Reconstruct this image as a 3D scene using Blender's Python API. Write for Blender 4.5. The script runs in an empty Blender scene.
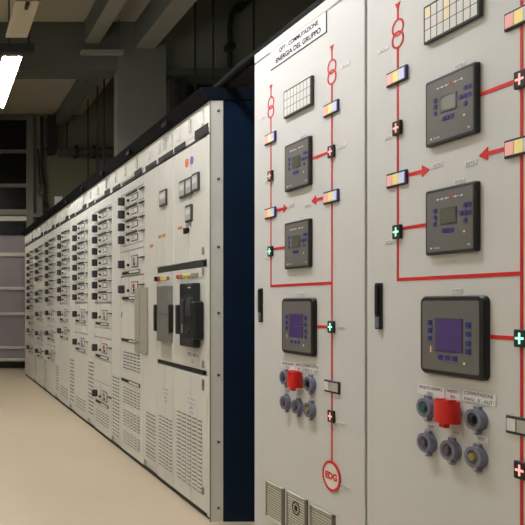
import bpy, bmesh, math, random
from mathutils import Matrix, Vector, Euler
random.seed(7)
C = bpy.context.scene.collection
F, XP, CAMZ = 680.0, 1.45, 1.13          # focal length in px, distance of the panel plane, eye height
VX, VY = -66.0, 303.0

# ------------------------------------------------------------------ materials
def lin(c):
    c /= 255.0
    return c/12.92 if c <= .04045 else ((c+.055)/1.055)**2.4
def rgb(h): return (lin(int(h[0:2],16)), lin(int(h[2:4],16)), lin(int(h[4:6],16)), 1)
MATS = {}
def mat(name, hexc, rough=.5, metal=0., noise=0., nscale=8., spec=.5, emit=0., ehex=None, coat=0., bump=0.):
    if name in MATS: return MATS[name]
    m = bpy.data.materials.new(name); m.use_nodes = True
    nt = m.node_tree; b = nt.nodes['Principled BSDF']
    b.inputs['Base Color'].default_value = rgb(hexc)
    b.inputs['Roughness'].default_value = rough
    b.inputs['Metallic'].default_value = metal
    b.inputs['Specular IOR Level'].default_value = spec
    b.inputs['Coat Weight'].default_value = coat
    if emit:
        b.inputs['Emission Color'].default_value = rgb(ehex or hexc)
        b.inputs['Emission Strength'].default_value = emit
    if noise or bump:
        tc = nt.nodes.new('ShaderNodeTexCoord')
        n = nt.nodes.new('ShaderNodeTexNoise'); n.inputs['Scale'].default_value = nscale
        n.inputs['Detail'].default_value = 5
        nt.links.new(tc.outputs['Object'], n.inputs['Vector'])
        if noise:
            r = nt.nodes.new('ShaderNodeValToRGB')
            c = rgb(hexc)
            r.color_ramp.elements[0].position = .3; r.color_ramp.elements[1].position = .7
            r.color_ramp.elements[0].color = tuple(v*(1-noise) for v in c[:3])+(1,)
            r.color_ramp.elements[1].color = tuple(min(1,v*(1+noise)) for v in c[:3])+(1,)
            nt.links.new(n.outputs['Fac'], r.inputs['Fac'])
            nt.links.new(r.outputs['Color'], b.inputs['Base Color'])
        if bump:
            bp = nt.nodes.new('ShaderNodeBump'); bp.inputs['Strength'].default_value = bump
            bp.inputs['Distance'].default_value = .01
            nt.links.new(n.outputs['Fac'], bp.inputs['Height'])
            nt.links.new(bp.outputs['Normal'], b.inputs['Normal'])
    MATS[name] = m
    return m
mat('row_paint','dad9d1',.42,noise=.03,nscale=3)
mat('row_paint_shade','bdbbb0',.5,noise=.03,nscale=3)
mat('mimic_paint','d0d0cd',.5,noise=.02,nscale=2.5,bump=.02)
mat('rim_paint','c9cac2',.5)
mat('seam','2a2a28',.7)
mat('black_plastic','17171a',.4)
mat('knob_black','323236',.5)
mat('canopy_black','050506',.8,spec=.15)
mat('canopy_navy','060f1c',.5,spec=.2)
mat('navy_panel','041b32',.5,spec=.2,noise=.25,nscale=1.2)
mat('dark_slot','211f1c',.8)
mat('slot_grey','8f8c80',.7)
mat('white_plate','dcdcdc',.4)
mat('plate_ink','101014',.9,spec=.1)
mat('faint_ink','77777a',.7)
mat('mimic_red','d01a1c',.45)
mat('mimic_face','66645f',.5)
mat('screen_off','5f6055',.25)
mat('screen_blue','40305c',.25,emit=.12,ehex='5a4080')
mat('key_blue','2b2a78',.5)
mat('white_ink','dedede',.6)
mat('lens_pink','f0b4ae',.4,emit=.12)
mat('lens_yellow','f2e094',.4,emit=.12)
mat('lens_blue','d4d8f4',.4,emit=.12)
mat('cell_white','dcdad4',.4)
mat('cell_yellow','f0e2bc',.4)
mat('lamp_body','1c1413',.5)
mat('lamp_body_green','06281d',.5)
mat('cross_red','ffb0a8',.4,emit=.8,ehex='ff9a90')
mat('cross_green','c8f5e0',.4,emit=.9,ehex='90ffd0')
mat('guard_grey','74768a',.35,coat=.3)
mat('guard_grey_dark','4c4d5c',.35,coat=.3)
mat('lens_teal','1d5f5a',.3,coat=.5)
mat('lens_plum','5c4258',.3,coat=.5)
mat('lens_slate','484258',.3,coat=.5)
mat('lens_olive','8d8540',.3,coat=.5)
mat('cover_red','cf1c16',.35,coat=.3)
mat('edg_white','ece6dc',.5)
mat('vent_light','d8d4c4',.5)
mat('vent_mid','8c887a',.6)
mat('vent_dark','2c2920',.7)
mat('meter_face','b5b4ae',.3)
mat('meter_frame','3a3a38',.5)
mat('tag_orange','c58a3c',.5)
mat('sticker_orange','e06a38',.5)
mat('sticker_blue','6a62c4',.5)
mat('lens_red','c0302c',.3)
mat('lens_amber','cdb766',.3)
mat('breaker_black','232628',.35)
mat('breaker_dark','141517',.4)
mat('cover_smoke','7c7a74',.25)
mat('cover_smoke2','a9a799',.4)
mat('screw_metal','6f6f72',.35,metal=.8)
mat('floor_epoxy','cbbba1',.36,noise=.05,nscale=.9)
mat('ceiling_paint','bab29f',.8,noise=.06,nscale=1.5)
mat('beam_green','5b5d53',.8,noise=.05,nscale=1.5)
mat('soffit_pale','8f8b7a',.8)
mat('wall_back','7c7864',.85,noise=.06,nscale=1.)
mat('wall_dark','787a6d',.85,noise=.1,nscale=1.)
mat('wall_side','a8a498',.85)
mat('column_green','6d6e61',.85,noise=.06,nscale=1.)
mat('frame_steel','6a6a60',.5)
mat('frame_bright','c2beb4',.5)
mat('glass_dark','060604',.25)
mat('glass_mauve','938b8f',.35,noise=.18,nscale=.7)
mat('steel_dark','1e1f1c',.6)
mat('pipe_grey','4a4c42',.6)
mat('fixture_pale','c9c0ac',.6)
mat('fixture_dark','45443e',.6)
mat('tube_lit','ffffff',.4,emit=62,ehex='fbfbff')
mat('tube_lit_unseen','ffffff',.4,emit=30,ehex='fffdf4')  # glow of the added fittings that stay out of view
mat('tube_off','d8d4c8',.4)

# ------------------------------------------------------------------ mesh builder
class MB:
    def __init__(s): s.bm = bmesh.new(); s.mats = []
    def mi(s, m):
        if m not in s.mats: s.mats.append(m)
        return s.mats.index(m)
    def _fin(s, verts, m, mtx=None):
        if mtx is not None: bmesh.ops.transform(s.bm, matrix=mtx, verts=verts)
        i = s.mi(m)
        fs = set()
        for v in verts:
            for f in v.link_faces: fs.add(f)
        for f in fs: f.material_index = i
    def box(s, x0,x1,y0,y1,z0,z1,m, bev=0, seg=2):
        r = bmesh.ops.create_cube(s.bm, size=1)
        vs = r['verts']
        for v in vs:
            v.co = Vector(((x0+x1)/2+v.co.x*(x1-x0),(y0+y1)/2+v.co.y*(y1-y0),(z0+z1)/2+v.co.z*(z1-z0)))
        s._fin(vs, m)
        if bev:
            es = list({e for v in vs for e in v.link_edges})
            rr = bmesh.ops.bevel(s.bm, geom=es, offset=bev, segments=seg, affect='EDGES', profile=.5)
            i = s.mi(m)
            for f in rr['faces']: f.material_index = i
        return s
    def slab(s, x0,x1,y0,y1,z0,z1,m,rad,seg=4,taper=1.0):
        "rounded-rectangle plate facing local z"
        pts=[]
        for cx,cy,a0 in ((x1-rad,y1-rad,0),(x0+rad,y1-rad,90),(x0+rad,y0+rad,180),(x1-rad,y0+rad,270)):
            for k in range(seg+1):
                a=math.radians(a0+90*k/seg); pts.append((cx+rad*math.cos(a),cy+rad*math.sin(a)))
        return s.prism(pts,z0,z1,m,taper)
    def prism(s, pts, z0, z1, m, taper=1.0):
        cx=sum(p[0] for p in pts)/len(pts); cy=sum(p[1] for p in pts)/len(pts)
        a=[s.bm.verts.new((p[0],p[1],z0)) for p in pts]
        b=[s.bm.verts.new((cx+(p[0]-cx)*taper,cy+(p[1]-cy)*taper,z1)) for p in pts]
        i=s.mi(m); n=len(pts)
        fs=[s.bm.faces.new(b), s.bm.faces.new(a[::-1])]
        for k in range(n): fs.append(s.bm.faces.new((a[k],a[(k+1)%n],b[(k+1)%n],b[k])))
        for f in fs: f.material_index=i
        return s
    def disc(s,cx,cy,r,z0,z1,m,n=20,taper=1.0):
        return s.prism([(cx+r*math.cos(2*math.pi*k/n),cy+r*math.sin(2*math.pi*k/n)) for k in range(n)],z0,z1,m,taper)
    def ring(s,cx,cy,ro,ri,z0,z1,m,n=32):
        i=s.mi(m); R=[]
        for k in range(n):
            a=2*math.pi*k/n; c,d=math.cos(a),math.sin(a)
            R.append([s.bm.verts.new((cx+r*c,cy+r*d,z)) for r,z in ((ro,z0),(ro,z1),(ri,z1),(ri,z0))])
        for k in range(n):
            A,B=R[k],R[(k+1)%n]
            for j in range(4):
                f=s.bm.faces.new((A[j],B[j],B[(j+1)%4],A[(j+1)%4])); f.material_index=i
        return s
    def cyl(s,p0,p1,r,m,n=12,r2=None):
        p0=Vector(p0);p1=Vector(p1);d=p1-p0
        q=d.to_track_quat('Z','Y').to_matrix().to_4x4()
        rr=bmesh.ops.create_cone(s.bm,cap_ends=True,segments=n,radius1=r,radius2=r if r2 is None else r2,depth=d.length)
        s._fin(rr['verts'],m,Matrix.Translation((p0+p1)/2)@q)
        return s
    def tube(s,pts,r,m,n=10):
        for a,b in zip(pts[:-1],pts[1:]): s.cyl(a,b,r,m,n)
        for a in pts[1:-1]:
            rr=bmesh.ops.create_uvsphere(s.bm,u_segments=n,v_segments=6,radius=r)
            s._fin(rr['verts'],m,Matrix.Translation(Vector(a)))
        return s
    def build(s,name,parent=None,label=None,smooth=False,loc=None):
        bmesh.ops.recalc_face_normals(s.bm,faces=s.bm.faces[:])
        me=bpy.data.meshes.new(name); s.bm.to_mesh(me); s.bm.free()
        for m in s.mats: me.materials.append(MATS[m])
        if smooth:
            for p in me.polygons: p.use_smooth=True
            try: me.set_sharp_from_angle(angle=math.radians(35))
            except Exception: pass
        o=bpy.data.objects.new(name,me); C.objects.link(o)
        if parent: o.parent=parent
        if loc: o.location=loc
        if label: o['label']=label
        return o
def text(name,s,x,y,h,m,parent,z=.001,width=None,label=None,bold=0):
    "flat lettering in the local x-y plane, centred on (x, y)"
    cu=bpy.data.curves.new(name,'FONT'); cu.body=s; cu.size=1; cu.align_x='CENTER'; cu.align_y='CENTER'
    cu.extrude=0; cu.offset=bold
    t=bpy.data.objects.new(name,cu); C.objects.link(t)
    bpy.context.view_layer.update()
    dg=bpy.context.evaluated_depsgraph_get()
    me=bpy.data.meshes.new_from_object(t.evaluated_get(dg))
    bpy.data.objects.remove(t); 
    xs=[v.co.x for v in me.vertices]; ys=[v.co.y for v in me.vertices]
    w0,h0=max(xs)-min(xs),max(ys)-min(ys); mx,my=(max(xs)+min(xs))/2,(max(ys)+min(ys))/2
    sy=h/h0; sx=(width/w0) if width else sy
    for v in me.vertices: v.co=Vector(((v.co.x-mx)*sx+x,(v.co.y-my)*sy+y,z))
    me.materials.clear(); me.materials.append(MATS[m])
    o=bpy.data.objects.new(name,me); C.objects.link(o); o.parent=parent
    if label: o['label']=label
    return o
def add_text_to(mb,s,x,y,h,m,z,width=None,bold=0):
    "merge lettering into a plate's own mesh"
    cu=bpy.data.curves.new('t','FONT'); cu.body=s; cu.size=1; cu.align_x='CENTER'; cu.align_y='CENTER'
    cu.offset=bold; t=bpy.data.objects.new('t',cu); C.objects.link(t); bpy.context.view_layer.update()
    me=bpy.data.meshes.new_from_object(t.evaluated_get(bpy.context.evaluated_depsgraph_get()))
    bpy.data.objects.remove(t)
    xs=[v.co.x for v in me.vertices]; ys=[v.co.y for v in me.vertices]
    w0,h0=max(xs)-min(xs),max(ys)-min(ys); mx,my=(max(xs)+min(xs))/2,(max(ys)+min(ys))/2
    sy=h/h0; sx=(width/w0) if width else sy
    vs=[mb.bm.verts.new(((v.co.x-mx)*sx+x,(v.co.y-my)*sy+y,z)) for v in me.vertices]
    i=mb.mi(m)
    for p in me.polygons:
        try:
            f=mb.bm.faces.new([vs[k] for k in p.vertices]); f.material_index=i
        except ValueError: pass
    bpy.data.meshes.remove(me)

def tag(o,label,cat,group=None):
    o['label']=label; o['category']=cat
    if group: o['group']=group
    return o
def struct(o): o['kind']='structure'; return o
PANEL_ROT = Matrix(((0,0,-1),(-1,0,0),(0,1,0))).to_euler()   # local x = along the panel, y = up, z = out into the aisle
def panel_root(name,yfar,label,cat,group=None):
    o=bpy.data.objects.new(name,None); C.objects.link(o)
    o.location=(XP,yfar,0); o.rotation_euler=PANEL_ROT; o.empty_display_size=.1
    return tag(o,label,cat,group)
def empty(name,loc,label,cat,group=None):
    o=bpy.data.objects.new(name,None); C.objects.link(o); o.location=loc; o.empty_display_size=.1
    return tag(o,label,cat,group)
def copy_children(src,dst):
    for ch in list(src.children):
        c=ch.copy(); C.objects.link(c); c.parent=dst
        for g in list(ch.children):
            d=g.copy(); C.objects.link(d); d.parent=c
def W(x,y,p=0.):
    "photo measurement -> (distance along the aisle, height) on the panel plane"
    u=x-VX; X=XP-p
    return F*X/u, CAMZ+X*(VY-y)/u

# ------------------------------------------------------------------ room shell
def wbox(name,x0,x1,y0,y1,z0,z1,m,kind='structure'):
    o=MB().box(x0,x1,y0,y1,z0,z1,m).build(name)
    if kind: o['kind']=kind
    return o
wbox('floor',-3.2,7.2,-3.2,12.4,-.1,-.02,'floor_epoxy')
wbox('ceiling',-3.2,2.62,-3.2,12.0,4.45,4.6,'ceiling_paint')
wbox('ceiling_high',2.62,7.2,-3.2,12.0,6.0,6.15,'wall_dark')
wbox('wall_upstand',2.62,2.7,-3.2,8.03,4.6,6.0,'wall_dark')
wbox('wall_left',-3.2,-3.1,-3.2,12.0,0,4.45,'wall_side')
wbox('wall_right',7.1,7.2,-3.2,12.0,0,6.0,'wall_dark')
wbox('wall_front',-3.1,7.1,-3.2,-3.1,0,6.0,'wall_side')
wbox('wall_back',-3.2,7.2,12.0,12.2,0,6.15,'wall_back')
wbox('wall_partition',2.74,7.1,8.2,8.35,3.93,6.0,'wall_dark')
wbox('trim_lintel',2.74,7.1,8.1,8.4,3.84,3.93,'pipe_grey')
wbox('column',2.17,2.74,8.03,8.2,0,6.0,'column_green')
o=MB().box(-3.1,2.17,8.03,8.35,3.88,4.45,'beam_green').build('beam_cross'); struct(o)
o=MB().box(2.11,2.28,8.5,11.98,4.22,4.44,'beam_green').build('beam_far'); struct(o)
def joist(x0,x1,zb,y0,y1):
    m=MB().box(x0,x1,y0,y1,zb+.012,4.44,'beam_green').box(x0+.005,x1-.005,y0,y1,zb,zb+.012,'soffit_pale')  # pale strip paints in the brighter underside, sides kept darker
    struct(m.build('beam'))
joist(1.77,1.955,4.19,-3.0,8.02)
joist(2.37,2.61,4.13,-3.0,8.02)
struct(MB().box(-.35,-.15,-3.0,8.02,4.19,4.44,'beam_green').build('beam'))
# pale batten on the beam face
b=empty('batten_light',(1.97,7.97,4.05),'short pale unlit batten mounted across the green beam face','light')
MB().box(-.25,.25,-.04,.06,.0,.04,'soffit_pale',.006).build('housing',b)
MB().cyl((-.23,-.03,-.015),(.23,-.03,-.015),.014,'soffit_pale').build('tube',b)

for x in (-.2,.2): MB().cyl((x,0,.04),(x,0,.395),.006,'pipe_grey',8).build('hanger_rod',b)

# glazed sectional door at the far end of the aisle
d=bpy.data.objects.new('door_1',None); C.objects.link(d); d.location=(0,11.98,0); d['kind']='structure'
zrow=[.03,.12,.33,.93,1.38,1.975,2.32,2.52,3.19,3.79,4.36]
def zy(y): return CAMZ+(VY-y)*12/F
rows=[(362,367.5,'glass_dark'),(349,358,'glass_mauve'),(315,346,'glass_mauve'),(290,312,'glass_mauve'),(256.5,287,'glass_mauve'),
      (236,253,'glass_mauve'),(223,235,'glass_dark'),(188,210,'glass_dark'),(154,184.5,'glass_dark'),(121,150.5,'glass_dark')]
for a,bb,mm in rows:
    MB().box(-1.2,1.64,-.03,-.005,zy(bb),zy(a),mm).build('pane',d)
for y0,y1,mm in ((358,360.8,'frame_bright'),(346,348.5,'frame_bright'),(312,315,'frame_bright'),(287,290,'frame_bright'),(253,256.8,'frame_bright'),
              (217,221.5,'frame_bright'),(210,216,'frame_steel'),(184.5,188,'frame_steel'),(150.5,154,'frame_steel'),(117,121,'frame_steel')):
    MB().box(-1.2,1.66,-.07,-.004,zy(y1),zy(y0),mm,.004).build('rail',d)
MB().box(1.62,1.74,-.09,0,0,zy(116),'frame_steel').build('frame',d)
MB().box(-1.3,-1.2,-.09,0,0,zy(116),'frame_steel').build('frame',d)
# services beside the door
t=empty('control_box',(2.07,11.85,0),'tall black switch box high on the far wall beside the dark door','switch box')
MB().box(-.09,.05,-.1,.12,zy(156),zy(119),'steel_dark',.01).build('housing',t)
MB().box(-.16,-.10,-.02,.12,zy(150),zy(121),'pipe_grey').build('back_plate',t)
t=empty('vertical_conduit',(1.88,11.9,0),'thin dark conduit running down the far wall beside the door','conduit')
MB().tube([(0,0,zy(118)),(0,0,zy(165)),(.04,0,zy(185)),(.05,0,-.02)],.025,'steel_dark').build('pipe',t)
MB().tube([(-.06,0,zy(150)),(-.02,0,zy(190)),(.1,0,zy(208))],.018,'steel_dark').build('branch_pipe',t)
MB().box(-.05,.05,-.04,.04,zy(196),zy(186),'pipe_grey',.01).build('junction_box',t)
t=empty('wall_rail',(1.74,11.9,0),'grey horizontal rail on the far wall running behind the cabinet row','rail')
MB().box(0,.5,-.02,.08,zy(218),zy(214),'frame_steel',.003).build('bar',t)
MB().box(.35,.42,-.06,.08,zy(226),zy(212),'frame_steel').build('bracket',t)
t=empty('notice_card',(2.1,11.5,0),'small white notice standing up above the far end of the cabinet row','sign')
MB().box(-.06,.07,-.01,.01,2.72,2.93,'white_plate').build('card',t)
MB().box(-.02,.02,0,.02,0,2.75,'frame_steel').build('post',t)
t=empty('duct_pipe',(2.14,11.7,3.73),'dark flanged horizontal pipe crossing the far wall above the cabinets','pipe')
MB().cyl((0,0,0),(1.25,0,0),.075,'pipe_grey',16).build('pipe',t,smooth=True)
for x in (.3,.62,1.2): MB().cyl((x-.025,0,0),(x+.025,0,0),.12,'steel_dark',16).build('flange',t,smooth=True)
for k in (0.15,1.0): MB().cyl((k,0,.08),(k,0,.715),.012,'steel_dark',8).build('hanger',t)
# cable ladders with hanger rods
def ladder(loc,L,Wd,along,rods,label,top):
    t=empty('cable_ladder',loc,label,'cable tray')
    def bx(m,a0,a1,b0,b1,z0,z1):
        return m.box(a0,a1,b0,b1,z0,z1,'pipe_grey') if along=='x' else m.box(b0,b1,a0,a1,z0,z1,'pipe_grey')
    bx(MB(),0,L,0,.02,0,.08).build('side_rail',t); bx(MB(),0,L,Wd-.02,Wd,0,.08).build('side_rail',t)
    k=.15
    while k<L: bx(MB(),k,k+.02,.02,Wd-.02,.02,.04).build('rung',t); k+=.3
    for a,b in rods:
        p=(a,b) if along=='x' else (b,a)
        MB().cyl((p[0],p[1],.0),(p[0],p[1],top-loc[2]-.005),.012,'steel_dark',8).build('hanger_rod',t)
ladder((2.42,9.0,2.82),2.8,.26,'y',[(2.04+.0,.08),(1.4,.08),(.99,.08),(.34,.08)],'grey cable ladder hung on thin rods behind the far cabinets',4.45)
ladder((2.78,7.4,3.1),3.0,.3,'x',[(.10,.1),(.30,.1),(.745,.1),(1.6,.1)],'grey cable ladder hung crosswise on thin rods before the dark wall',6.0)
# conduit with junction boxes on dark wall
def wx(x,Y): return (x-VX)*Y/F
def wz(y,Y): return CAMZ+(VY-y)*Y/F
t=empty('wall_conduit',(wx(230,8.15),8.15,wz(80,8.15)),'dark curved conduit with round boxes on the dark upper wall','conduit')
pp=[(wx(a,8.15)-t.location.x,0,wz(b,8.15)-t.location.z) for a,b in ((230,80),(230,25),(231,18),(235,11),(241,6),(250,1),(262,-8))]
MB().tube(pp,.03,'steel_dark').build('pipe',t)
for a,b in ((229.5,47),(240,7)):
    px_,pz_=wx(a,8.15)-t.location.x,wz(b,8.15)-t.location.z
    MB().cyl((px_,-.05,pz_),(px_,.04,pz_),.055,'steel_dark',14).build('junction_box',t)
for k,(a,b_) in enumerate(((170,3),(181,4.5))):
    o=MB().box(wx(a,8.25)-.02,wx(a+b_,8.25),8.2,8.3,2.5,3.84,'pipe_grey' if k==0 else 'steel_dark').build('door_mullion'); struct(o)
t=empty('wall_cabinet',(wx(192,11.8),11.8,3.0),'dark grey box on the back wall seen above the row near the blue end','box')
MB().box(-.25,.3,-.2,.17,1.5,1.85,'pipe_grey',.01).build('housing',t)
MB().box(-.23,.28,-.215,-.2,1.52,1.83,'steel_dark').build('door',t)

# ------------------------------------------------------------------ fluorescent fixtures
def fixture(x,y0,y1,z,lit,label,tube='tube_lit'):
    t=empty('fluorescent_light',(x,y0,z),label,'light','ceiling light fittings')
    L=y1-y0
    m=MB()
    prof=[(-.085,.025),(-.06,.08),(.06,.08),(.085,.025)]
    a=[m.bm.verts.new((p[0],0,p[1])) for p in prof]; b=[m.bm.verts.new((p[0],L,p[1])) for p in prof]
    i=m.mi('fixture_pale')
    for f in ([a[3],a[2],a[1],a[0]],b,[a[0],a[1],b[1],b[0]],[a[1],a[2],b[2],b[1]],[a[2],a[3],b[3],b[2]],[a[3],a[0],b[0],b[3]]):
        m.bm.faces.new(f).material_index=i
    m.build('housing',t)
    if lit:
        for dx in (-.058,0,.058):
            MB().cyl((dx,.0,.01),(dx,L-.03,.01),.016,tube,12).build('fluorescent_tube',t,smooth=True)
        for yy in (.05,L-.06): MB().box(-.08,.08,yy,yy+.012,.005,.032,'fixture_pale',.003).build('tube_holder',t)
    else:
        MB().box(-.085,.085,.0,L,.005,.03,'fixture_pale',.004).build('cover',t)
        for yy in (L*.55,): MB().box(-.086,.086,yy,yy+.006,.0,.005,'fixture_dark').build('joint_strip',t)
        MB().box(-.012,.012,L*.55+.02,L*.55+.1,-.02,.005,'steel_dark').build('clip',t)
    for yy in (.25,L-.25): MB().cyl((0,yy,.09),(0,yy,4.445-z),.008,'steel_dark',6).build('hanger_rod',t)
    return t
fixture(.665,5.78,7.22,3.2,True,'lit triple-tube fluorescent light hanging at the upper left over the aisle')
fixture(.645,3.85,5.32,3.2,False,'unlit pale fluorescent fitting in front of the lit one above the aisle')
fixture(.72,2.2,3.7,3.2,True,'lit triple-tube fluorescent light over the aisle beside the diagram cabinets')
fixture(.62,-1.6,-.2,3.2,True,'invented lit triple-tube light over the aisle, unseen behind the viewer','tube_lit_unseen')  # invented fitting behind the camera, adds light to the aisle
fixture(-1.7,1.5,2.95,3.2,True,'invented lit triple-tube light, unseen left of the aisle, nearer one','tube_lit_unseen')  # invented fitting outside the view, adds light from the left
fixture(-1.7,5.8,7.2,3.2,True,'invented lit triple-tube light, unseen left of the aisle, farther one','tube_lit_unseen')  # second invented fitting outside the view on the left
fixture(.75,9.4,10.8,3.3,True,'unseen triple-tube light added before the far door to brighten the far bay','tube_lit_unseen')  # added out of view so the far ceiling bay gets light
fixture(4.2,4.9,6.3,3.2,True,'unseen triple-tube light added behind the cabinets to brighten the dark wall','tube_lit_unseen')  # added where the cabinets hide it, brightens wall and column behind the row
t=empty('mounting_rail',(0,5.46,3.135),'dark steel rail crossing between the unlit and the lit light fittings','rail')
MB().box(-1.0,.80,-.03,.03,.0,.07,'steel_dark').build('bar',t)
for x in (-.9,.76): MB().cyl((x,0,.05),(x,0,1.315),.01,'steel_dark',6).build('hanger_rod',t)

# ------------------------------------------------------------------ diagram cabinets (right)
def plate(par,x0,x1,y0,y1,lines,name='name_plate',ink='plate_ink',z=.002,p='white_plate'):
    m=MB().box(x0,x1,y0,y1,0,z,p,.0006,1)
    n=len(lines); h=(y1-y0)
    for k,s in enumerate(lines):
        if s: add_text_to(m,s,(x0+x1)/2,y1-h*(k+.5)/n,h/n*.55,ink,z+.0004,width=min((x1-x0)*.86,(len(s)*h/n*.5)))
    return m.build(name,par)
def indicator(par,cx,cy):
    w,h=.092,.046
    m=MB().box(cx-w/2,cx+w/2,cy-h/2,cy+h/2,0,.007,'black_plastic',.002,1)
    o=m.build('indicator_strip',par,'black-framed strip of pink, yellow and blue lamps')
    for k,mm in enumerate(('lens_pink','lens_yellow','lens_blue')):
        x=cx-w/2+.005+k*.0275
        MB().box(x,x+.0262,cy-h/2+.006,cy+h/2-.006,.007,.009,mm,.0008,1).build('lens',o)
    MB().box(cx+w/2-.0015,cx+w/2+.0008,cy-h/2+.002,cy+h/2-.002,.001,.0068,'key_blue').build('end_cap',o)
def crosslamp(par,cx,cy,col):
    w,h=.036,.044; cx+=.004
    body='lamp_body' if col=='red' else 'lamp_body_green'
    o=MB().box(cx-w/2,cx+w/2,cy-h/2,cy+h/2,0,.010,body,.002,1).build('position_lamp',par,f'black square lamp with a lit {col} cross')
    MB().box(cx-.0026,cx+.0026,cy-.014,cy+.014,.010,.0106,'cross_'+col).box(cx-.012,cx+.012,cy-.0028,cy+.0028,.010,.0108,'cross_'+col).build('lit_cross',o)
def line(par,x0,y0,x1,y1,w=.0085):
    if abs(x1-x0)<1e-6: m=MB().box(x0-w/2,x0+w/2,min(y0,y1),max(y0,y1),0,.0012,'mimic_red')
    else: m=MB().box(min(x0,x1),max(x0,x1),y0-w/2-.001,y0+w/2+.001,0,.0014,'mimic_red')
    return m.build('mimic_line',par)
def arrow(par,x0,x1,y):
    s=1 if x1>x0 else -1
    m=MB().box(min(x0,x1-s*.028),max(x0,x1-s*.028),y-.0055,y+.0055,0,.0016,'mimic_red')
    m.prism([(x1,y),(x1-s*.03,y+.018),(x1-s*.03,y-.018)][::s],0,.0018,'mimic_red')
    return m.build('mimic_arrow',par)
def transformer(par,cx):
    m=MB().ring(cx,1.991,.0275,.0215,0,.0014,'mimic_red').ring(cx,1.953,.0275,.0215,0,.0018,'mimic_red')
    m.box(cx-.0035,cx+.0035,2.0185,2.052,0,.0013,'mimic_red')
    m.prism([(cx,2.044),(cx+.012,2.068),(cx-.012,2.068)],0,.0016,'mimic_red')
    m.build('transformer_symbol',par)
def controller(par,x0,x1,y0,y1):
    x0-=.008; q=.0135
    o=MB().slab(x0,x1,y0,y1,0,q-.002,'black_plastic',.006).slab(x0+.0005,x1-.0005,y0+.0005,y1-.0005,q-.002,q,'black_plastic',.006,taper=.97)\
        .build('genset_controller',par,'square grey controller in a black bezel with a small dull screen')
    w=x1-x0;h=y1-y0
    X=lambda a:x0+a*w
    Y=lambda a:y0+a*h
    MB().slab(X(.045),X(.955),Y(.045),Y(.955),.01350,.01400,'mimic_face',.004).build('face_plate',o)
    MB().slab(X(.33),X(.66),Y(.44),Y(.69),.01400,.01500,'meter_frame',.003).build('screen_bezel',o)
    MB().box(X(.355),X(.635),Y(.465),Y(.665),.01500,.01550,'screen_off').build('screen',o)
    for a,b in [(.22,.67),(.22,.57),(.22,.47),(.40,.35),(.48,.35),(.56,.35),(.74,.57),(.82,.57),(.82,.68),(.82,.46),(.90,.68),(.90,.57)]:
        MB().slab(X(a)-.0055,X(a)+.0055,Y(b)-.006,Y(b)+.006,.014,.0155,'key_blue',.002,2).build('key',o)
    MB().disc(X(.80),Y(.30),.0028,.014,.0155,'lens_yellow',10).build('status_lamp',o)
    MB().box(X(.86),X(.90),Y(.10),Y(.115),.014,.0145,'white_ink').build('corner_mark',o)
    MB().box(X(.12),X(.15),Y(.09),Y(.115),.014,.0145,'white_ink').build('maker_mark',o)
    g=MB().box(X(.27),X(.75),Y(.832),Y(.838),.01400,.01440,'white_ink')
    for a in (.27,.36,.45,.63,.75): g.disc(X(a),Y(.835),.003,.01400,.01450,'white_ink',10)
    g.disc(X(.54),Y(.835),.0042,.01400,.01470,'mimic_red',12)
    g.build('printed_marks',o)
    g=MB(); add_text_to(g,'ComAp',X(.25),Y(.10),.007,'white_ink',.0145); g.build('maker_name',o)
def touch_panel(par,x0,x1,y0,y1):
    x0-=.012; q=.015
    o=MB().slab(x0,x1,y0,y1,0,q-.006,'black_plastic',.017,6).slab(x0,x1,y0,y1,q-.006,q,'black_plastic',.017,6,taper=.965).build('display_unit',par,'large rounded black display unit with a violet screen')
    w=x1-x0;h=y1-y0
    X=lambda a:x0+a*w
    Y=lambda a:y0+a*h
    MB().slab(X(.05),X(.93),Y(.06),Y(.94),q,q+.0006,'mimic_face',.008).build('face_plate',o)
    MB().box(X(.265),X(.70),Y(.30),Y(.72),q+.0006,q+.0014,'meter_frame').build('screen_bezel',o)
    MB().box(X(.28),X(.685),Y(.315),Y(.705),q+.0014,q+.002,'screen_blue').box(X(.42),X(.66),Y(.50),Y(.508),q+.002,q+.0022,'key_blue').build('screen',o)
    for a,b in [(.185,.66),(.185,.56),(.185,.46),(.36,.23),(.47,.23),(.58,.23),(.78,.65),(.78,.54),(.78,.43),(.78,.33)]:
        MB().slab(X(a)-.0095,X(a)+.0095,Y(b)-.0095,Y(b)+.0095,q+.0006,q+.0012,'guard_grey',.002,2)\
            .slab(X(a)-.0075,X(a)+.0075,Y(b)-.0075,Y(b)+.0075,q+.0012,q+.003,'key_blue',.002,2).build('key',o)
    MB().disc(X(.72),Y(.18),.0035,q+.0006,q+.002,'lens_yellow',10).build('status_lamp',o)
    MB().box(X(.185),X(.20),Y(.28),Y(.36),q+.0006,q+.001,'lens_pink').build('printed_marks',o)
def rosette(par,cx,cy,lens,kind='lamp'):
    cx-=.009
    m=MB()
    m.disc(cx,cy,.030,0,.006,'guard_grey',24)
    m.disc(cx,cy-.030,.0105,0,.010,'guard_grey',14).box(cx-.011,cx+.011,cy+.022,cy+.036,0,.010,'guard_grey',.002,1)
    m.ring(cx,cy,.028,.0185,.006,.019,'guard_grey',28)
    m.disc(cx,cy,.019,.006,.016,'guard_grey_dark',20)
    name='push_button' if kind=='lamp' else 'selector_switch'
    o=m.build(name,par,('grey shrouded push button' if kind=='lamp' else 'grey shrouded selector switch'),smooth=True)
    if kind=='lamp': MB().disc(cx,cy,.0115,.016,.023,lens,18,taper=.9).build('lens',o)
    else: MB().box(cx-.009,cx+.009,cy-.010,cy+.010,.016,.026,'black_plastic',.002).build('knob',o)
    MB().disc(cx,cy-.031,.0045,.010,.0125,'white_ink',10).build('screw',o)
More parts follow.
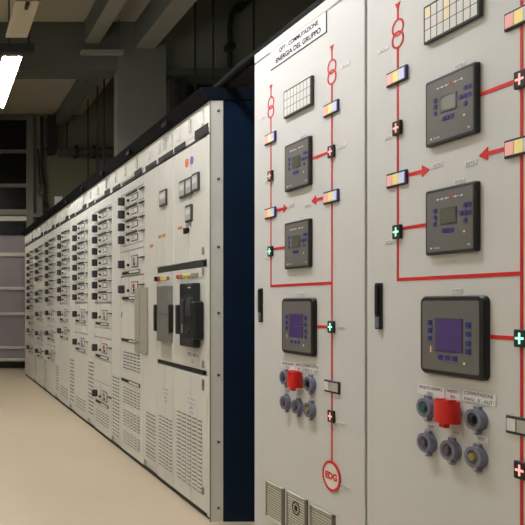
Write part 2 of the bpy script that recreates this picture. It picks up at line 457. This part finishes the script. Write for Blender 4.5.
def red_cover(par,cx,cy):
    m=MB().disc(cx,cy,.028,0,.010,'guard_grey',20)
    # drum-shaped hood, axis upright
    n=16; w=.034; dpt=.044; y0,y1=cy-.032,cy+.030
    pts=[]
    for k in range(n+1):
        a=math.pi*k/n; pts.append((cx-w*math.cos(a),.012+(dpt-.012)*math.sin(a)**.6 if 0<k<n else .008))
    i=m.mi('cover_red')
    lo=[m.bm.verts.new((p[0],y0,p[1])) for p in pts]; hi=[m.bm.verts.new((p[0],y1,p[1])) for p in pts]
    m.bm.faces.new(lo[::-1]).material_index=i; m.bm.faces.new(hi).material_index=i
    for k in range(n+1):
        j=(k+1)%(n+1); m.bm.faces.new((lo[k],lo[j],hi[j],hi[k])).material_index=i
    o=m.build('emergency_stop',par,'red hooded emergency stop',smooth=True)
    MB().box(cx-.012,cx+.010,y0-.014,y0,.018,.034,'cover_red',.003).build('latch',o)
    MB().box(cx+.006,cx+.024,y1,y1+.004,.012,.032,'cover_red',.001,1).box(cx-.026,cx-.010,y1,y1+.004,.012,.032,'cover_red',.001,1).build('hinge',o)
def vent(par,x0,x1,y0,y1,fan=False):
    x0+=.005
    m=MB().box(x0,x1,y0,y1,0,.003,'vent_dark')
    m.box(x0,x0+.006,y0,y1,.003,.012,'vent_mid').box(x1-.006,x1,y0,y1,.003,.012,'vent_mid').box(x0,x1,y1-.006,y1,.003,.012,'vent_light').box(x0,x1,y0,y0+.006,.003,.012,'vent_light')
    n=int((y1-y0)/.0105)
    for k in range(n):
        y=y0+.006+k*(y1-y0-.012)/n
        m.box(x0+.006,x1-.006,y,y+.0045,.003,.0095,'vent_light')
    o=m.build('filter_grille',par)
    if fan:
        MB().ring((x0+x1)/2,(y0+y1)/2+.03,.028,.022,.0097,.0105,'vent_dark',24).disc((x0+x1)/2,(y0+y1)/2+.03,.012,.0097,.0105,'vent_dark',14).build('fan_guard',o,'dark round fan showing behind the grille')

TITLED=[0]
def mimic_cabinet(yfar,label,title):
    TITLED[0]=title
    r=panel_root('control_cabinet',yfar,label,'cabinet','diagram control cabinets')
    Wd=.798
    MB().box(0.004,Wd-.004,-.02,.10,-.8,-.03,'seam').build('plinth',r)
    MB().box(0.002,Wd-.002,.10,2.252,-.8,-.022,'mimic_paint').build('body',r)
    d=MB().box(0.003,Wd-.007,.11,2.206,-.02,0,'mimic_paint',.003).build('door',r)
    MB().box(0.002,Wd-.002,2.211,2.252,-.022,0,'rim_paint',.003).build('top_rim',r)
    MB().slab(.056,.084,1.045,1.195,0,.008,'black_plastic',.004,2).box(.060,.080,1.05,1.085,.008,.012,'guard_grey',.002,1).box(.062,.078,1.09,1.19,.008,.014,'black_plastic',.002,1).build('door_handle',r,'black recessed swing handle')
    a,b=.156,.604
    for cx in (a,b): transformer(r,cx)
    line(r,a,1.203,a,1.926); line(r,b,.553,b,1.926)
    line(r,a-.004,1.203,b+.004,1.203)
    for cx in (a,b):
        indicator(r,cx,1.838); indicator(r,cx,1.517)
    crosslamp(r,a,1.676,'red'); crosslamp(r,b,1.681,'red')
    crosslamp(r,a,1.352,'green'); crosslamp(r,b,1.043,'green'); crosslamp(r,b,.718,'red')
    line(r,.478,1.683,b-.018,1.683); line(r,a+.018,1.360,.303,1.360); line(r,.508,1.042,b-.018,1.042)
    arrow(r,a+.046,.292,1.521); arrow(r,b-.046,.472,1.521)
    for x0,x1,y0,y1 in ((.302,.345,1.519,1.534),(.424,.467,1.500,1.515),(.385,.425,1.778,1.791),(.385,.425,1.459,1.472),(.375,.418,1.157,1.171),
                  (.095,.136,1.652,1.663),(.634,.690,1.680,1.693),(.095,.134,1.318,1.331),(.632,.684,1.034,1.046),(.632,.684,.69,.705),(.06,.115,1.940,1.953),(.655,.71,1.962,1.975),(.645,.712,.468,.487)):
        plate(r,x0,x1,y0,y1,['RETE' if y0>1.2 else 'QF EDG'],z=.0015,ink='faint_ink')
    controller(r,.300,.477,1.583,1.772); controller(r,.300,.477,1.268,1.455)
    touch_panel(r,.284,.508,.925,1.150)
    # annunciator
    x0,x1,y0,y1=.282,.488,1.887,1.999
    o=MB().box(x0,x1,y0,y1,0,.012,'meter_frame',.002,1).build('alarm_panel',r,'black-framed grid of small white alarm windows')
    cw=(x1-x0-.012)/8; chh=(y1-y0-.012)/3
    for j in range(3):
        for i in range(8):
            yel=(i,j) in (((0,2),(3,2),(3,1)) if not TITLED[0] else ())
            X0=x0+.006+i*cw; Y0=y0+.006+j*chh
            MB().box(X0+.0018,X0+cw-.0018,Y0+.0013,Y0+chh-.0013,.012,.0126,'cell_yellow' if yel else 'cell_white').build('alarm_window',o)
    plate(r,.244,.351,.858,.889,['ARRESTO GRUPPO','EDG'])
    plate(r,.358,.408,.860,.891,['ARRESTO','EM'])
    plate(r,.417,.528,.862,.894,['COMMUTAZIONE','MAN   0   AUT'])
    rosette(r,.300,.824,'lens_teal'); red_cover(r,.384,.828); rosette(r,.482,.820,'',kind='sel')
    rosette(r,.302,.722,'lens_plum'); rosette(r,.393,.719,'lens_plum'); rosette(r,.482,.720,'lens_olive')
    for x0,x1 in ((.282,.321),(.371,.417),(.458,.504)): plate(r,x0,x1,.763,.777,['TEST'])
    b+=.005
    o=MB().box(b-.047,b+.047,.803,.848,0,.006,'black_plastic',.002,1).build('hour_meter',r,'black-framed meter with two pale windows')
    MB().box(b-.041,b-.016,.810,.841,.006,.008,'cell_white').box(b-.012,b+.041,.810,.841,.006,.008,'meter_face').build('window',o)
    b-=.005
    m=MB().disc(b,.4995,.050,0,.003,'edg_white',36).ring(b,.4995,.0555,.0465,.0,.0042,'mimic_red',40)
    add_text_to(m,'EDG',b,.4995,.027,'mimic_red',.0036,width=.074,bold=.055)
    m.build('generator_symbol',r,'white disc with red rim and red letters')
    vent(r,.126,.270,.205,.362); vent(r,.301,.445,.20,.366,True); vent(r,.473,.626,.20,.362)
    if title:
        m=MB().box(.155,.570,2.132,2.208,0,.0025,'white_plate')
        m.box(.155,.570,2.1305,2.132,0,.003,'seam').box(.570,.572,2.1305,2.208,0,.003,'seam')
        add_text_to(m,'QPT - COMMUTAZIONE',.374,2.187,.021,'plate_ink',.003,width=.29,bold=.03)
        add_text_to(m,'ENERGIA DEL GRUPPO',.369,2.154,.021,'plate_ink',.003,width=.335,bold=.03)
        m.build('title_plate',r,'long white plate with two lines of dark lettering')
    return r
L_=mimic_cabinet(3.081,'grey control cabinet with red line diagram and white title plate beside blue end panel',True)
R_=mimic_cabinet(2.281,'nearest grey control cabinet with red line diagram, cut off at the right edge',False)
t=empty('power_cable',(0,0,0),'thick black cable running from the row canopy onto the diagram cabinets','cable')
MB().tube([(1.56,3.9,2.292),(1.53,3.62,2.292),(1.51,3.35,2.29),(1.505,3.08,2.283),(1.50,2.7,2.285),(1.50,2.2,2.285),(1.5,1.6,2.285)],.024,'canopy_black').build('cable',t,smooth=True)
t.location=(0,0,0)

# ------------------------------------------------------------------ switchgear row (left)
TOP=2.195
def louvres(par,x0,x1,y0,y1,cols,rows,name='vent_louvres'):
    m=MB()
    dx=(x1-x0)/cols; dy=(y1-y0)/rows
    for j in range(rows):
        for i in range(cols):
            X0=x0+dx*(i+.12); X1=x0+dx*(i+.88); Y0=y0+dy*(j+.3)
            m.box(X0,X1,Y0,Y0+dy*.32,0.0005,.0012,'vent_dark')
            m.box(X0,X1,Y0+dy*.32,Y0+dy*.62,0.0005,.006,'row_paint')
    return m.build(name,par)
def header(par,Wd,dark):
    m=MB().box(.002,Wd-.002,2.06,TOP,-.02,0,'row_paint',.002,1)
    o=m.build('header_panel',par)
    s=MB().box(.0,Wd,2.022,2.034,-.012,-.004,'seam')
    x=.05
    for (a,b,h) in dark: s.box(a*Wd,b*Wd,2.034,2.034+h,-.002,.0015,'dark_slot')
    s.build('busbar_slot',par,'dark slot under the header')
    MB().box(.0,Wd,2.034,2.06,-.02,-.003,'row_paint').build('header_lip',par)
    for a in (.16,.5,.84):
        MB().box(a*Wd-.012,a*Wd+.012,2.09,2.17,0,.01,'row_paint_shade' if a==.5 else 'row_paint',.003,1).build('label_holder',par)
def carcass(par,Wd):
    MB().box(.003,Wd-.003,-.02,.0,-.95,-.012,'seam').build('plinth',par)
    MB().box(.001,Wd-.001,.0,TOP,-1.0,-.022,'row_paint').build('body',par)
def door_leaf(par,x0,x1,y0,y1,name='door'):
    return MB().box(x0+.003,x1-.003,y0+.003,y1-.003,-.02,0,'row_paint',.002,1).build(name,par)
def slot_handle(m,x0,x1,y):
    m.box(x0,x0+(x1-x0)*.42,y-.011,y+.011,0,.004,'dark_slot')
    m.box(x0+(x1-x0)*.42,x1,y-.013,y+.013,0,.004,'dark_slot').box(x0+(x1-x0)*.48,x1-.012,y-.007,y+.007,.004,.012,'row_paint',.002,1)
def drawer_proto(H,style):
    """origin at the lower left of the drawer front; the front itself is the part, its fittings the sub-parts"""
    f=MB().box(.003,.575,.002,H-.002,-.02,0,'row_paint',.0015,1).build('drawer')
    cy=H/2
    kx=.085
    k=MB().slab(kx-.022,kx+.022,cy-.030,cy+.030,0,.016,'black_plastic',.010).slab(kx-.018,kx+.020,cy-.031,cy+.031,.016,.042,'knob_black',.009,taper=.94)
    k.build('rotary_handle',f,'black protruding rotary handle')
    MB().disc(.225,cy-.012,.010,0,.016,'black_plastic',12).build('push_button',f)
    MB().box(.221,.225,.008,H-.008,0,.0012,'slot_grey').build('cable_strip',f)
    if style=='small':
        MB().box(.155,.425,cy+.026,cy+.042,0,.006,'dark_slot').build('label_slot',f,'dark narrow label slot')
        m=MB().box(.285,.45,cy-.030,cy+.016,0,.003,'meter_frame').box(.295,.44,cy-.024,cy+.010,.003,.0035,'row_paint').disc(.345,cy-.006,.009,.0035,.006,'slot_grey',12)
        m.build('indicator_frame',f)
    else:
        m=MB().box(.285,.45,cy-.035,cy+.052,0,.003,'meter_frame').box(.297,.438,cy-.028,cy+.045,.003,.0036,'row_paint')
        m.disc(.36,cy+.02,.017,.0036,.010,'lens_red' if style=='red' else 'slot_grey',14).disc(.37,cy-.012,.012,.0036,.010,'dark_slot',12)
        m.build('indicator_frame',f)
        m=MB(); slot_handle(m,.05,.49,max(.02,cy-.068)); m.build('pull_handle',f,'dark slot with a pale pull grip')
    MB().box(.50,.60,cy+.022,cy+.029,.0,.018,'meter_frame').build('latch',f,'thin dark latch')
    return f
PROTO={}
def add_drawer(par,y0,H,style):
    key=(round(H,3),style)
    if key not in PROTO:
        o=drawer_proto(H,style); PROTO[key]=o
    else:
        s=PROTO[key]; o=s.copy(); C.objects.link(o)
        for ch in s.children:
            c=ch.copy(); C.objects.link(c); c.parent=o
    o.parent=par; o.location=(0,y0,0)
    return o
SMALL=[1.89,1.79,1.69,1.59,1.49,1.39,1.29,1.19]
def mcc(yfar,label,small,big,vents,extra=None,dy=0.):
    Wd=.86
    r=panel_root('switchgear_cabinet',yfar,label,'cabinet','motor control cabinets in the row')
    carcass(r,Wd)
    header(r,Wd,[(.05,.42,.016),(.42,.62,.045),(.72,.98,.03)])
    used=[]
    for z in small:
        add_drawer(r,z-.05+dy,.098,'small'); used.append((z-.05+dy,z+.05+dy))
    for z,h,st in big:
        add_drawer(r,z-h/2+dy,h-.002,st); used.append((z-h/2+dy,z+h/2+dy))
    used.sort(); y=.008
    for a,b in used+[(2.02,2.02)]:
        if a-y>.03: door_leaf(r,0,.578,y,a,'blank_panel')
        y=max(y,b)
    door_leaf(r,.58,Wd,.05,2.02,'cable_door')
    for a,b,c,d,n,k in vents: louvres(r,a,b,c,d,n,k)
    return r
big1=[(1.03,.21,'big'),(.738,.19,'big')]
E=5.28
rD=mcc(5.28,'motor control cabinet with four small and two tall drawers, beside the breaker cabinets',[1.905,1.807,1.709,1.611],
    [(1.425,.185,'big'),(1.235,.185,'red')],
    [(.06,.5,.63,.77,5,6),(.06,.5,.37,.50,5,6),(.06,.5,.20,.33,5,6),(.06,.5,.07,.17,5,5),(.63,.83,.08,.40,4,13)])
m=MB(); slot_handle(m,.03,.50,.85); m.build('pull_handle',rD)
m=MB(); slot_handle(m,.03,.50,.545); m.build('pull_handle',rD)
MB().box(.03,.045,1.02,1.06,0,.006,'slot_grey').build('key_lock',rD)
MB().box(.40,.68,.78,1.235,.003,.012,'cover_smoke2',.003).box(.52,.524,.78,1.235,.012,.014,'slot_grey').build('raised_cover',rD,'thin raised greenish cover plate')
MB().box(.72,.78,1.50,1.52,0,.002,'tag_orange').build('warning_tag',rD,'small orange tag')
rE=mcc(6.14,'motor control cabinet with a low drawer by the floor, second beyond the breakers',SMALL,
    [(1.02,.21,'big'),(.735,.19,'red'),(.33,.22,'big')],[(.62,.82,.07,.55,4,17),(.06,.5,.08,.2,6,5)])
rF=mcc(7.00,'third motor control cabinet beyond the breakers, with ten drawers',SMALL,[(1.02,.21,'big'),(.738,.19,'big')],[(.62,.82,.10,.60,4,14),(.06,.5,.08,.2,6,4)])
rG=mcc(7.86,'fourth motor control cabinet beyond the breakers, smooth below two tall drawers',SMALL,[(1.02,.21,'big'),(.822,.18,'big')],[(.62,.82,.10,.55,4,12),(.06,.5,.08,.2,6,4)],dy=-.008)
rH=mcc(8.72,'fifth motor control cabinet beyond the breakers, with three tall drawers',SMALL,[(1.02,.21,'big'),(.765,.19,'big'),(.52,.2,'big')],[(.62,.82,.1,.4,4,9)],dy=-.015)
rI=mcc(9.58,'sixth motor control cabinet beyond the breakers, one small drawer missing',[1.89,1.79,1.69,1.59,1.49,1.29,1.19],[(1.00,.21,'big'),(.735,.19,'big'),(.49,.2,'big')],[(.62,.82,.1,.4,4,9)],dy=-.025)
rJ=mcc(10.44,'farthest motor control cabinet, at the door end of the row',SMALL+[1.09],[(.94,.18,'big'),(.745,.18,'big'),(.49,.2,'big')],[(.62,.82,.1,.4,4,9)],dy=-.03)
r=panel_root('end_cabinet',10.84,'narrow plain cabinet closing the far end of the row','cabinet')
carcass(r,.398); header(r,.398,[(.1,.9,.02)]); door_leaf(r,0,.398,.008,2.02)

# breaker cabinets --------------------------------------------------
def meter(par,x0,x1,y0,y1):
    o=MB().slab(x0,x1,y0,y1,0,.012,'meter_frame',.005,2).build('panel_meter',par,'narrow upright meter in a dark frame')
    MB().box(x0+.008,x1-.008,y0+.012,y1-.012,.012,.0135,'meter_face').box(x0+.014,x1-.014,y0+(y1-y0)*.45,y0+(y1-y0)*.75,.0135,.0142,'white_plate').build('dial',o)
def boxpx(px0,px1,pyt,pyb,yfar):
    Z0,_=W(px0,0); Z1,_=W(px1,0)
    xm=(px0+px1)/2
    return yfar-Z0,yfar-Z1,W(xm,pyb)[1],W(xm,pyt)[1]
# narrow one
YB=4.42
r=panel_root('breaker_cabinet',YB,'narrow breaker cabinet with a smoky grey breaker cover and one meter','cabinet','breaker cabinets')
Wd=.308
carcass(r,Wd); header(r,Wd,[(.1,.95,.03)])
door_leaf(r,0,Wd/2,1.36,2.02); door_leaf(r,Wd/2,Wd,1.36,2.02)
door_leaf(r,0,Wd,.765,1.325,'breaker_door')
door_leaf(r,0,Wd/2,.008,.74); door_leaf(r,Wd/2,Wd,.008,.74)
MB().box(.0,Wd,1.327,1.358,-.02,-.004,'dark_slot').build('shadow_gap',r); MB().box(0,Wd,.742,.763,-.02,-.004,'dark_slot').build('shadow_gap',r)
a,b,c,d=boxpx(161,167.5,190,206,YB); meter(r,a,b,c,d)
lamps=lambda par,xs,y: [MB().disc(x,y,.014,0,.016,mm,14,taper=.85).build('pilot_lamp',par,lab) for x,mm,lab in xs]
lamps(r,[(.07,'lens_red','red pilot lamp'),(.12,'lens_amber','amber pilot lamp'),(.17,'lens_amber','amber pilot lamp'),(.22,'slot_grey','clear pilot lamp')],1.285)
MB().box(.03,.045,1.27,1.30,0,.03,'black_plastic').build('key_switch',r)
o=MB().slab(.085,.292,.89,1.235,0,.03,'cover_smoke',.006,2).build('breaker_cover',r,'smoky grey see-through breaker cover')
MB().box(.09,.288,1.06,1.064,.03,.032,'meter_frame').build('cover_rib',o)
MB().box(.045,.083,.95,1.12,0,.04,'breaker_dark',.004).build('side_bracket',r)
MB().box(.294,.304,.95,1.12,0,.03,'breaker_dark',.004).build('side_bracket',r)
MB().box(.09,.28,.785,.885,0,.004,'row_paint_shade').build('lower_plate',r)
louvres(r,.03,.28,.09,.42,4,15)
plate(r,.10,.24,.555,.60,['Q2  630 A','L1 L2 L3'],name='warning_plate'); plate(r,.10,.24,.505,.55,['400 V','50 Hz'],name='warning_plate')
MB().box(.03,.08,1.545,1.565,0,.002,'tag_orange').build('warning_tag',r)
MB().box(.10,.16,1.545,1.565,0,.002,'tag_orange').build('warning_tag',r)
# wide one with the blue end
YA=4.11
r=panel_root('breaker_cabinet',YA,'wide breaker cabinet with a protruding black breaker and the dark blue end panel','cabinet','breaker cabinets')
Wd=.532
carcass(r,Wd); header(r,Wd,[(.02,.35,.03),(.62,.97,.05)])
door_leaf(r,0,.27,1.36,2.02); door_leaf(r,.27,.50,1.36,2.02)
door_leaf(r,0,.50,.765,1.325,'breaker_door')
door_leaf(r,0,.27,.008,.74); door_leaf(r,.27,.50,.008,.74)
MB().box(.502,Wd,.0,2.02,-.02,.0,'row_paint',.001,1).build('end_strip',r)
MB().box(.0,.44,1.327,1.358,-.02,-.004,'dark_slot').build('shadow_gap',r); MB().box(0,.44,.742,.763,-.02,-.004,'dark_slot').build('shadow_gap',r)
for (a0,a1,t0,b0) in ((181,186.8,180.5,197.8),(187.3,193.2,177.5,195),(193.7,200,173,191)):
    a,b,c,d=boxpx(a0,a1,t0,b0,YA); meter(r,a,b,c,d)
a,b,c,d=boxpx(187,193,205,222,YA); meter(r,a,b,c,d)
def at(x,y,p=0): Z,h=W(x,y,p); return YA-Z,h
x,y=at(187,163); MB().disc(x,y,.026,0,.002,'sticker_orange',20).build('round_sticker',r,'round orange sticker')
x,y=at(191.5,160.5); MB().disc(x+.005,y,.023,0,.0025,'sticker_blue',20).build('round_sticker',r,'round violet-blue sticker')
x,y=at(188.5,230.5); o=MB().disc(x,y,.016,0,.012,'black_plastic',16).box(x-.006,x+.006,y-.02,y+.014,.012,.03,'black_plastic',.002,1).build('selector_knob',r,'black selector knob')
x,y=at(180,228); MB().box(x-.03,x+.04,y-.008,y+.008,0,.002,'tag_orange').build('warning_tag',r,'small orange tag')
for px_,py_,lb in ((185,174,'A'),(190,170,'A'),(196,166,'A'),(190,202,'V')):
    x,y=at(px_,py_); plate(r,x-.02,x+.02,y-.005,y+.005,['L1'],z=.001,ink='faint_ink')
lamps(r,[(.09,'lens_red','red pilot lamp'),(.14,'slot_grey','clear pilot lamp'),(.19,'lens_amber','amber pilot lamp'),(.245,'lens_amber','amber pilot lamp')],1.285)
MB().box(.28,.38,1.272,1.296,0,.006,'slot_grey').build('name_plate',r)
# the protruding breaker
o=MB().box(.200,.410,.885,1.240,0,.04,'breaker_black',.006).build('circuit_breaker',r,'protruding black draw-out circuit breaker')
MB().box(.145,.198,.95,1.12,0,.045,'breaker_dark',.006).build('side_bracket',o)
MB().box(.405,.462,.93,1.14,0,.052,'breaker_dark',.010).build('side_handle',o,'black bulging grip')
MB().box(.212,.40,1.18,1.232,.04,.043,'breaker_dark',.002,1).box(.222,.28,1.02,1.15,.04,.045,'knob_black',.003,1).box(.31,.385,1.06,1.16,.04,.045,'knob_black',.003,1).build('face_recess',o)
MB().box(.23,.38,.905,.93,.04,.043,'knob_black').build('rating_plate',o)
MB().box(.24,.252,.96,1.01,.04,.0435,'slot_grey').build('marker',o)
MB().disc(.345,.975,.012,.04,.048,'meter_frame',12).build('push_button',o)
MB().box(.34,.38,1.212,1.219,.043,.0435,'white_ink').build('marker',o)
plate(r,.215,.40,.785,.86,['3WL 1600 A','Q1'],name='info_plate')
for px_,py_ in ((187,314),):pass
louvres(r,.045,.44,.09,.50,5,18)
plate(r,.21,.36,.555,.60,['Q1  630 A','L1 L2 L3'],name='warning_plate'); plate(r,.21,.36,.505,.55,['400 V','50 Hz'],name='warning_plate')
for y in (1.41,1.30,.80,.70,.68,.12): MB().box(.445,.462,y-.02,y+.02,0,.008,'slot_grey',.002,1).build('hinge',r)
# grey corner post and blue side (face the near end)
m=MB().box(Wd,Wd+.008,-.02,TOP-.002,-.068,0,'row_paint')
m.box(Wd,Wd+.0095,-.02,TOP-.002,-.004,.0005,'slot_grey')
post=m.build('corner_post',r,'pale grey screwed corner strip')
for py_ in (111,179,247,313,375,442,508):
    z=CAMZ+(VY-py_)*3.57/F
    MB().cyl((Wd+.008,z,-.043),(Wd+.013,z,-.043),.0075,'screw_metal',10).build('screw',post)
MB().box(Wd,Wd+.004,-.02,TOP-.002,-1.0,-.068,'navy_panel').build('side_panel',r,'plain dark blue side panel')
# canopy along the whole row
t=panel_root('row_canopy',10.84,'long black canopy lying along the top of the whole cabinet row','canopy')
Lr=10.84-3.572+.008
m=MB()
prof=[(.016,2.197),(.052,2.262),(-.98,2.262),(-.98,2.197)]
i=m.mi('canopy_black')
a=[m.bm.verts.new((0,p[1],p[0])) for p in prof]; b=[m.bm.verts.new((Lr-.006,p[1],p[0])) for p in prof]
for f in ([a[3],a[2],a[1],a[0]],b):m.bm.faces.new(f).material_index=i
for k in range(4): m.bm.faces.new((a[k],a[(k+1)%4],b[(k+1)%4],b[k])).material_index=i
m.build('canopy',t)
m=MB(); i=m.mi('canopy_navy')
a=[m.bm.verts.new((Lr-.006,p[1],p[0])) for p in prof]; b=[m.bm.verts.new((Lr,p[1],p[0])) for p in prof]
for f in ([a[3],a[2],a[1],a[0]],b):m.bm.faces.new(f).material_index=i
for k in range(4): m.bm.faces.new((a[k],a[(k+1)%4],b[(k+1)%4],b[k])).material_index=i
m.build('end_cap',t,'dark navy end of the canopy')
for k in range(9):
    x=.4+k*.78
    MB().box(x,x+.09,2.200,2.235,.025,.048,'canopy_black',.006).build('clip',t)

# ------------------------------------------------------------------ camera, world, light
cam=bpy.data.cameras.new('camera'); co=bpy.data.objects.new('camera',cam); C.objects.link(co)
co.location=(0,0,CAMZ); co.rotation_euler=(math.radians(90),0,0)
cam.sensor_width=36; cam.sensor_fit='HORIZONTAL'; cam.lens=F/525*36
cam.shift_x=(262.5-VX)/525; cam.shift_y=-(262.5-VY)/525
cam.clip_start=.05
bpy.context.scene.camera=co
w=bpy.data.worlds.new('world'); bpy.context.scene.world=w; w.use_nodes=True
w.node_tree.nodes['Background'].inputs['Color'].default_value=(.5,.48,.42,1)
w.node_tree.nodes['Background'].inputs['Strength'].default_value=.02
sc=bpy.context.scene
sc.view_settings.view_transform='Standard'; sc.view_settings.look='None'
sc.view_settings.exposure=0.5
sc.cycles.use_denoising=True
sc.cycles.max_bounces=8
